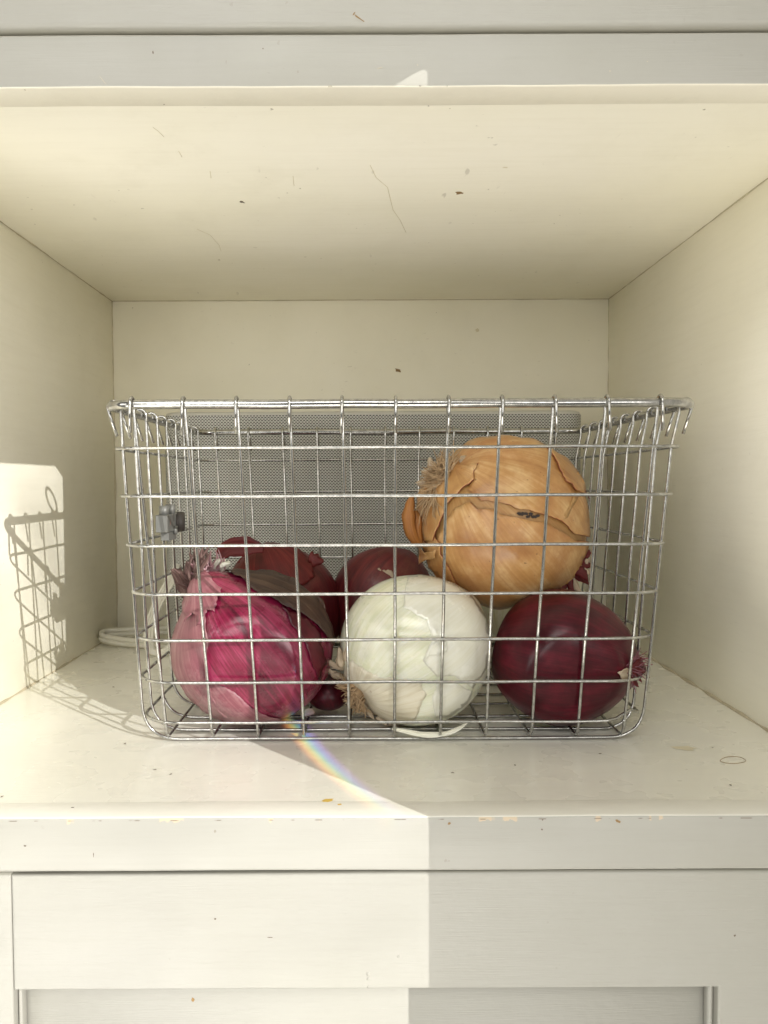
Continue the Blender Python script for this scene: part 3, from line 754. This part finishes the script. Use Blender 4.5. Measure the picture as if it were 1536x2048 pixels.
    def curlstrip(s, pts, width, mat, name='dry_skin', bow=.5, up=None):
        """a free curl of skin along given world points"""
        P = spline(pts, 6); V = []; A = []; Fc = []; N_ = len(P); w_ = 4
        for i, p in enumerate(P):
            t = i / (N_ - 1); T = (P[min(i + 1, N_ - 1)] - P[max(0, i - 1)]).normalized(); sd = (up or Z_); sd = (sd - T * sd.dot(T)).normalized(); nn = T.cross(sd)
            wd = width * (.25 + .75 * math.sin(math.pi * min(.97, .05 + t)) ** .6) * (1 + .2 * noise.noise(p * 200))
            for j in range(w_ + 1):
                q = j / w_ - .5; V.append(p + sd * wd * q + nn * wd * bow * (4 * q * q - .5)); A.append(Vector((q * 1.6, .5, t - .5)))
        for i in range(N_ - 1):
            for j in range(w_): a = i * (w_ + 1) + j; Fc.append((a, a + 1, a + w_ + 2, a + w_ + 1))
        o = mk(name, V, Fc, mat, s.root, attr=A); sm = o.modifiers.new('thickness', 'SOLIDIFY'); sm.thickness = .0003; sm.offset = 0
        return o

# materials per kind
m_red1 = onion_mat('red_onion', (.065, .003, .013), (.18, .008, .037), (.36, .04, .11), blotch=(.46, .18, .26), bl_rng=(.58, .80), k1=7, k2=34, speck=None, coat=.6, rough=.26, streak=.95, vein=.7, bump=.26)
m_red1d = onion_mat('red_onion_dusty', (.14, .03, .05), (.245, .08, .10), (.36, .175, .19), k1=6, k2=36, rough=.42, coat=.15, bump=.3, blotch=(.38, .26, .25), bl_rng=(.5, .8), vein=.5)
m_brown = paper_mat('brown_paper', (.022, .009, .008), (.055, .026, .018), (.12, .07, .045), trans=.08, k1=6, k2=40, rough=.5, coat=.1, bump=.7)
m_redpap = paper_mat('red_paper', (.08, .007, .008), (.18, .014, .016), (.28, .04, .035), trans=.4, k1=5, k2=24, rough=.4, coat=.2, bump=.5)
m_maroon = onion_mat('maroon_onion', (.022, .0008, .003), (.062, .0018, .008), (.13, .006, .018), k1=4, k2=26, rough=.34, coat=.16, bump=.16, blotch=(.035, .006, .012), bl_rng=(.56, .85), streak=.7, vein=.4)
m_backred = onion_mat('back_red_onion', (.04, .004, .007), (.095, .008, .012), (.16, .022, .022), k1=5, k2=28, rough=.4, coat=.2, blotch=(.16, .05, .035), bl_rng=(.5, .75), vein=.6)  # darkened skin: the shade of the back row put into the colour
m_white = onion_mat('white_onion', (.60, .61, .40), (.74, .735, .58), (.83, .82, .72), k1=8, k2=42, rough=.24, coat=.7, sss=.25, bump=.22, vein=.3, vcol=(.60, .61, .42), blotch=(.66, .68, .42), bl_rng=(.54, .75))
m_wpaper = paper_mat('white_paper', (.74, .72, .58), (.80, .785, .67), (.85, .84, .76), trans=.07, k1=5, k2=26, rough=.20, coat=.8, bump=.15, vein=.2, vcol=(.66, .64, .50))
m_wbase = paper_mat('tan_paper', (.40, .29, .18), (.56, .45, .32), (.70, .61, .48), trans=.2, k1=9, k2=40, rough=.5, coat=.05, bump=.4)
m_wroot = paper_mat('pale_root_paper', (.60, .53, .38), (.74, .68, .53), (.82, .78, .66), trans=.1, k1=9, k2=40, rough=.4, coat=.2, bump=.35)
m_yunder = onion_mat('inner_yellow', (.26, .11, .03), (.36, .19, .06), (.46, .29, .12), k1=5, k2=30, rough=.42, coat=.15)
m_yellow = paper_mat('yellow_skin', (.31, .13, .038), (.50, .27, .095), (.70, .48, .24), trans=.06, k1=4, k2=24, rough=.38, coat=.25, bump=.22, blotch=(.40, .17, .055), bl_rng=(.46, .74), spots=.7, streak=.62, vein=.5, vcol=(.40, .19, .07))
m_orange = paper_mat('orange_paper', (.30, .10, .02), (.48, .20, .05), (.60, .30, .10), trans=.35, k1=5, k2=26, rough=.4, coat=.2, bump=.4)
m_rim = plain('torn_edge', (.22, .045, .02), .5)
m_scuff = onion_mat('waxy_scuff', (.05, .02, .03), (.10, .07, .09), (.22, .19, .22), rough=.45, coat=.1, bump=.2)
M_root = plain('dry_roots', (.38, .26, .145), .75, nscale=900, var=.3)
M_rootred = plain('pinkish_roots', (.22, .08, .10), .75, nscale=900, var=.35)
M_rootdark = plain('dark_roots', (.30, .15, .14), .8, nscale=900, var=.4)
M_rot = plain('rot', (.03, .02, .015), .8)

m_maroon.node_tree.nodes['Principled BSDF'].inputs['Specular IOR Level'].default_value = .28
m_backred.node_tree.nodes['Principled BSDF'].inputs['Specular IOR Level'].default_value = .3
m_red1.node_tree.nodes['Principled BSDF'].inputs['Specular IOR Level'].default_value = .35
# ---- red onion, front left
o = Onion('large red onion at front left, lit pink by the sun, with a dried neck tuft', 508, 1303, 159, 155, .4295, (-.52, -.16, .82), ry=.87, z0=.0015, mat=m_red1, neck_len=.16, neck_w=.26, seed=1, group='red onions in the basket', name='red_onion')
o.body()
o.skin([(398, 1190), (425, 1180), (418, 1230), (424, 1290), (418, 1350), (440, 1420), (470, 1452), (430, 1440), (385, 1395), (355, 1340), (348, 1290), (360, 1235), (378, 1205)], m_red1d, .005, .012, .018, seed=3, label='dusty pink dried outer skin')
o.skin([(345 + 30, 1195), (400, 1175), (432, 1172), (452, 1190), (440, 1235), (424, 1228), (412, 1258), (398, 1232), (385, 1250)], m_red1d, .03, .04, .04, seed=4, label='grey pink torn skin below the neck')
o.skin([(430, 1365), (470, 1392), (520, 1430), (560, 1445), (530, 1458), (470, 1455), (430, 1435), (405, 1405)], m_red1d, .008, .012, .02, seed=5)
o.skin([(452, 1152), (500, 1150), (560, 1155), (610, 1172), (650, 1205), (664, 1260), (655, 1300), (630, 1270), (600, 1240), (560, 1222), (520, 1200), (480, 1170)], m_brown, .03, .05, .03, seed=6, label='brown papery skin over the shoulder')
o.skin([(560, 1222), (600, 1240), (632, 1272), (640, 1330), (630, 1370), (612, 1330), (600, 1290), (575, 1255)], m_maroon, .012, .02, .03, seed=7)  # shade on the bulb's right side, painted as a dark patch
items = []
rn = random.Random(5)
for k in range(34):
    u = rn.uniform(366, 425); v = rn.uniform(1168, 1190); dx = (u - 398) / 60. + rn.uniform(-.2, .1)
    items.append(((u, v, (dx - .12, rn.uniform(-.35, .3), 1), rn.uniform(.009, .020), rn.uniform(.0016, .0042)), dict(curl=rn.uniform(-.35, .35), seed=k, base_off=.02)))
items.append(((382, 1184, (-.85, 0, .75), .017, .0085), dict(curl=.1, seed=40, base_off=.02)))
o.shards(items, paper_mat('neck_paper', (.03, .010, .010), (.12, .05, .045), (.40, .30, .26), trans=.25, k1=6, k2=40, rough=.6, coat=0, bump=.5), 'neck_leaves')
items = []
for k in range(46):
    u = rn.uniform(405, 448); v = rn.uniform(1140, 1166); dx = (u - 425) / 50.
    items.append(((u, v, (dx + rn.uniform(-.4, .4), rn.uniform(-.6, .3), 1), rn.uniform(.004, .0135), rn.uniform(.0007, .0022)), dict(curl=rn.uniform(-.6, .6), seed=60 + k, base_off=.03)))
o.shards(items, paper_mat('pink_paper', (.34, .06, .14), (.60, .34, .38), (.82, .72, .68), trans=.3, k1=6, k2=40, rough=.5, coat=0), 'neck_fibres')
for k, (u, v, dx, L, W_) in enumerate(((446, 1150, .9, .007, .004), (440, 1140, .5, .007, .0045), (452, 1160, 1.2, .006, .003), (436, 1158, .3, .009, .004))):
    o.shard(u, v, (dx, -.4, .6), L, W_, m_wpaper, curl=.3, seed=80 + k, base_off=.05)
red1 = o

# ---- white onion, front middle
o = Onion('white onion with brown root tuft, front row between the two red onions', 831, 1306, 151, 158, .4275, (.70, .30, .52), ry=.83, z0=.0015, mat=m_white, neck_len=.05, root_dip=.09, seed=2, name='white_onion')
o.body()
o.skin([(816, 1152), (845, 1148), (895, 1160), (935, 1190), (968, 1240), (978, 1300), (968, 1345), (940, 1385), (905, 1360), (870, 1362), (845, 1330), (862, 1290), (850, 1250), (808, 1224), (812, 1180)], m_wpaper, .003, .007, .012, thick=.0001, seed=11)
o.skin([(872, 1375), (905, 1372), (940, 1390), (930, 1415), (895, 1440), (868, 1440), (862, 1405)], m_wpaper, .003, .006, .012, thick=.0001, seed=13)
o.skin([(700, 1335), (712, 1328), (740, 1350), (765, 1362), (800, 1368), (842, 1372), (850, 1395), (838, 1430), (825, 1452), (780, 1455), (745, 1440), (722, 1420), (700, 1395), (688, 1360)], m_wroot, .004, .012, .035, thick=.00015, seed=14)
o.skin([(846, 1331), (858, 1300), (872, 1292), (887, 1293), (885, 1312), (868, 1318), (856, 1322)], m_wpaper, .03, .06, .01, seed=15, grid=.03)
rd = o.dirof(*o.px(710, 1398))
o.tuft(rd, 230, .17, .0095, .00036, M_root, seed=3, curl=1.2, base=.008, axis=(.55, 0, -.8))
o.shards([((u, v, (dx, -.25, dz), L, W_), dict(curl=c_, seed=100 + i, base_off=.01)) for i, (u, v, dx, dz, L, W_, c_) in enumerate((
    (690, 1350, -1, .9, .011, .004, .2), (688, 1362, -1.2, .5, .011, .004, .1), (696, 1340, -.5, 1, .010, .005, .2), (686, 1372, -1, .3, .008, .003, 0), (690, 1385, -1, 0, .007, .003, 0),
    (735, 1437, .3, -1, .006, .003, 0), (755, 1448, .6, -.8, .007, .004, 0), (775, 1455, .7, -.6, .007, .004, 0), (722, 1425, 0, -1, .006, .003, 0), (705, 1330, -.2, 1, .008, .005, .3), (745, 1390, 1.0, .55, .009, .004, .3)))], m_wbase, 'root_collar')
o.curlstrip([atY(785, 1457, .400), atY(815, 1463, .401), atY(850, 1469, .401), atY(890, 1467, .402), atY(920, 1455, .404), atY(936, 1444, .407)], .0026, m_wpaper)
white = o

# ---- dark red onion, front right
o = Onion('glossy dark maroon onion at front right, its dry tuft pointing right', 1123, 1322, 139, 144, .4265, (1, -.35, -.12), ry=.90, z0=.0015, mat=m_maroon, neck_len=.12, neck_w=.14, seed=3, lump=.045, group='red onions in the basket', name='red_onion')
o.body()
o.tuft(o.dirof(*o.px(1248, 1338)), 46, .14, .010, .0004, M_rootred, seed=8, curl=.8, base=.02, lay=(1.2, 0, 0))
o.shards([((1243, 1345 + k * 5 - 12, (1, -.2, .5 - .35 * k), .008, .0022), dict(curl=.1, seed=130 + k, base_off=.01)) for k in range(5)], m_redpap, 'neck_leaves')
o.skin([(1222, 1350), (1235, 1340), (1250, 1348), (1250, 1360), (1234, 1364)], m_wbase, .02, .03, .03, seed=21, grid=.03)

# ---- yellow onion on top
o = Onion('big yellow onion resting on top of the others, copper skin split open', 1003, 1043, 166, 167, .462, (.62, .42, -.66), ry=.93, z0=None, mat=m_yunder, neck_len=.10, neck_w=.2, root_dip=.05, seed=4, lump=.045, name='yellow_onion')
o.body()
o.skin([(900, 930), (915, 905), (955, 880), (1003, 872), (1060, 884), (1118, 915), (1155, 965), (1172, 1030), (1166, 1072), (1138, 1066), (1108, 1040), (1066, 1026), (1030, 1020), (1000, 1008), (968, 1007), (958, 998), (944, 985), (954, 968), (952, 955), (964, 940), (945, 952)], m_yellow, .012, .030, .016, seed=31, thick=.0006, rim=m_rim)
o.skin([(842, 1068), (862, 1090), (882, 1085), (897, 1056), (908, 1036), (918, 1020), (934, 1010), (950, 1008), (962, 1020), (986, 1022), (1012, 1032), (1050, 1040), (1085, 1046), (1112, 1060), (1136, 1078), (1168, 1082), (1158, 1125), (1125, 1168), (1075, 1198), (1010, 1212), (945, 1198), (890, 1160), (852, 1110)], m_yellow, .010, .030, .016, seed=32, thick=.0006, rim=m_rim)
o.skin([(885, 925), (905, 925), (940, 945), (964, 938), (956, 955), (956, 970), (938, 984), (920, 996), (905, 1012), (893, 1050), (880, 1078), (860, 1080), (843, 1055), (838, 1015), (848, 975)], m_yellow, .024, .050, .016, seed=33, thick=.0006, rim=m_rim)
# broken bits by the neck at the right
o.skin([(1140, 942), (1158, 948), (1168, 985), (1172, 1002), (1160, 990), (1150, 975)], m_redpap, .03, .06, .02, seed=34, grid=.03)
o.skin([(1110, 1040), (1122, 1035), (1142, 1000), (1150, 985), (1142, 975), (1136, 985), (1128, 1010)], m_yunder, .020, .03, .01, seed=35, grid=.03)
o.skin([(858, 1090), (880, 1072), (896, 1085), (905, 1120), (925, 1160), (900, 1158), (872, 1128)], m_yellow, .026, .03, .03, seed=38, thick=.0005, rim=m_rim)
o.skin([(1085, 905), (1120, 918), (1150, 955), (1160, 990), (1130, 985), (1100, 950)], m_yellow, .028, .035, .03, seed=39, thick=.0005, rim=m_rim)
# dark rot spot on the split
p_, l_ = o.pt(o.dirof(*o.px(1048, 1031)), .016)
for k in range(9):
    q = o.dirof(*o.px(1034 + k * 4.2, 1027 + k * 1.0 + random.uniform(-3, 3))); pp, _ = o.pt(q, .017)
    fleck('rot_spot', pp, o.e1, o.e2, .0014, .0010, M_rot, h=.0006, seed=k, parent=o.root)
rd = o.dirof(*o.px(888, 950))
o.tuft(rd, 170, .19, .0120, .00040, M_root, seed=5, curl=.8, base=.012, axis=(-.62, -.1, -.75))
o.tuft(o.dirof(*o.px(875, 985)), 36, .10, .017, .0004, M_root, seed=15, curl=.5, base=.01, lay=(-.5, -.3, -1.6))
o.shards([((u, v, (dx, -.2, dz), L, W_), dict(curl=c_, seed=150 + i, base_off=.03)) for i, (u, v, dx, dz, L, W_, c_) in enumerate((
    (868, 950, -.8, .3, .006, .005, .2), (875, 938, -.5, .9, .007, .005, .2), (860, 968, -1, -.2, .006, .005, .1), (898, 922, -.2, 1, .007, .004, .1), (908, 955, .5, -.5, .006, .006, .3), (885, 972, -.2, -1, .006, .004, .2), (922, 928, .7, .4, .005, .004, .3)))], m_wbase, 'root_collar')
o.curlstrip([atY(838, 1092, .447), atY(824, 1070, .443), atY(818, 1040, .441), atY(820, 1010, .442), atY(824, 992, .445)], .0075, m_orange, bow=.35, up=X_)
o.curlstrip([atY(838, 1092, .447), atY(834, 1060, .444), atY(834, 1038, .445), atY(831, 1022, .447)], .0065, m_orange, bow=.3, up=X_)
o.skin([(846, 1092), (870, 1098), (894, 1092), (892, 1106), (872, 1112), (850, 1124)], m_yellow, .035, .07, .01, seed=36, grid=.03)
o.shards([((u, v, (dx, -.1, dz), L, W_), dict(curl=c_, seed=170 + i, base_off=.0)) for i, (u, v, dx, dz, L, W_, c_) in enumerate((
    (1140, 1135, .8, -.6, .010, .006, .1), (1150, 1120, .9, -.2, .007, .006, .2), (1130, 1150, .5, -1, .010, .006, .1), (1120, 1160, .2, -1, .008, .005, 0), (1158, 1105, 1, 0, .005, .006, .2), (1145, 1145, .9, -.9, .012, .004, .2)))], m_redpap, 'neck_leaves')
o.shards([((u, v, (dx, -.2, dz), L, W_), dict(curl=c_, seed=190 + i, base_off=.01)) for i, (u, v, dx, dz, L, W_, c_) in enumerate((
    (1148, 1132, .9, -.3, .008, .005, .1), (1135, 1150, .7, -.8, .010, .005, .2), (1152, 1118, 1, .2, .005, .004, .2)))], m_wbase, 'neck_fibres')
yellow = o

# ---- behind
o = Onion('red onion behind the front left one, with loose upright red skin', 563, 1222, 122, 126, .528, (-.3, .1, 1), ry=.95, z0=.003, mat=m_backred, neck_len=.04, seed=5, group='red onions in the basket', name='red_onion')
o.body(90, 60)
o.skin([(460, 1120), (480, 1105), (520, 1100), (560, 1098), (600, 1105), (622, 1130), (625, 1160), (600, 1178), (560, 1170), (500, 1160), (462, 1150)], m_redpap, .02, .03, .02, seed=41)
o.curlstrip([atY(440, 1112, .500), atY(455, 1098, .499), atY(480, 1093, .498), atY(505, 1093, .499), atY(528, 1098, .501)], .0125, m_redpap, bow=.15, up=Z_)
o.shard(618, 1112, (1, -.2, -.35), .010, .008, m_redpap, curl=.1, seed=3, Y=.495)
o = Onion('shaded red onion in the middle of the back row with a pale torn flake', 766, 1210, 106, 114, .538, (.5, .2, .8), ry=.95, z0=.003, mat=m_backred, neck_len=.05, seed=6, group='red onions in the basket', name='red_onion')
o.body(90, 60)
o.shards([((760 + 4 * k, 1140 + 2 * k, (.6, -.5, -1), .012 - .001 * k, .0022), dict(curl=.1, seed=10 + k, base_off=.015)) for k in range(6)], m_wbase, 'torn_flake')
o = Onion('pale white onion mostly hidden at the back right behind the yellow one', 1063, 1200, 108, 112, .548, (.3, .2, .9), ry=.95, z0=.003, mat=m_white, neck_len=.04, seed=7, name='white_onion')
o.body(90, 60)
o = Onion('small dark red onion low in the gap left of the white onion', 656, 1392, 44, 42, .449, (-.3, -.2, .9), ry=1., z0=.003, mat=m_maroon, neck_len=.15, seed=8, group='red onions in the basket', name='red_onion')
o.body(60, 40)
o.shards([((628, 1420, (-.8, -.4, -.4 + .1 * k), .008, .0018), dict(curl=.1, seed=20 + k, Y=.432)) for k in range(3)], m_wbase, 'root_collar')
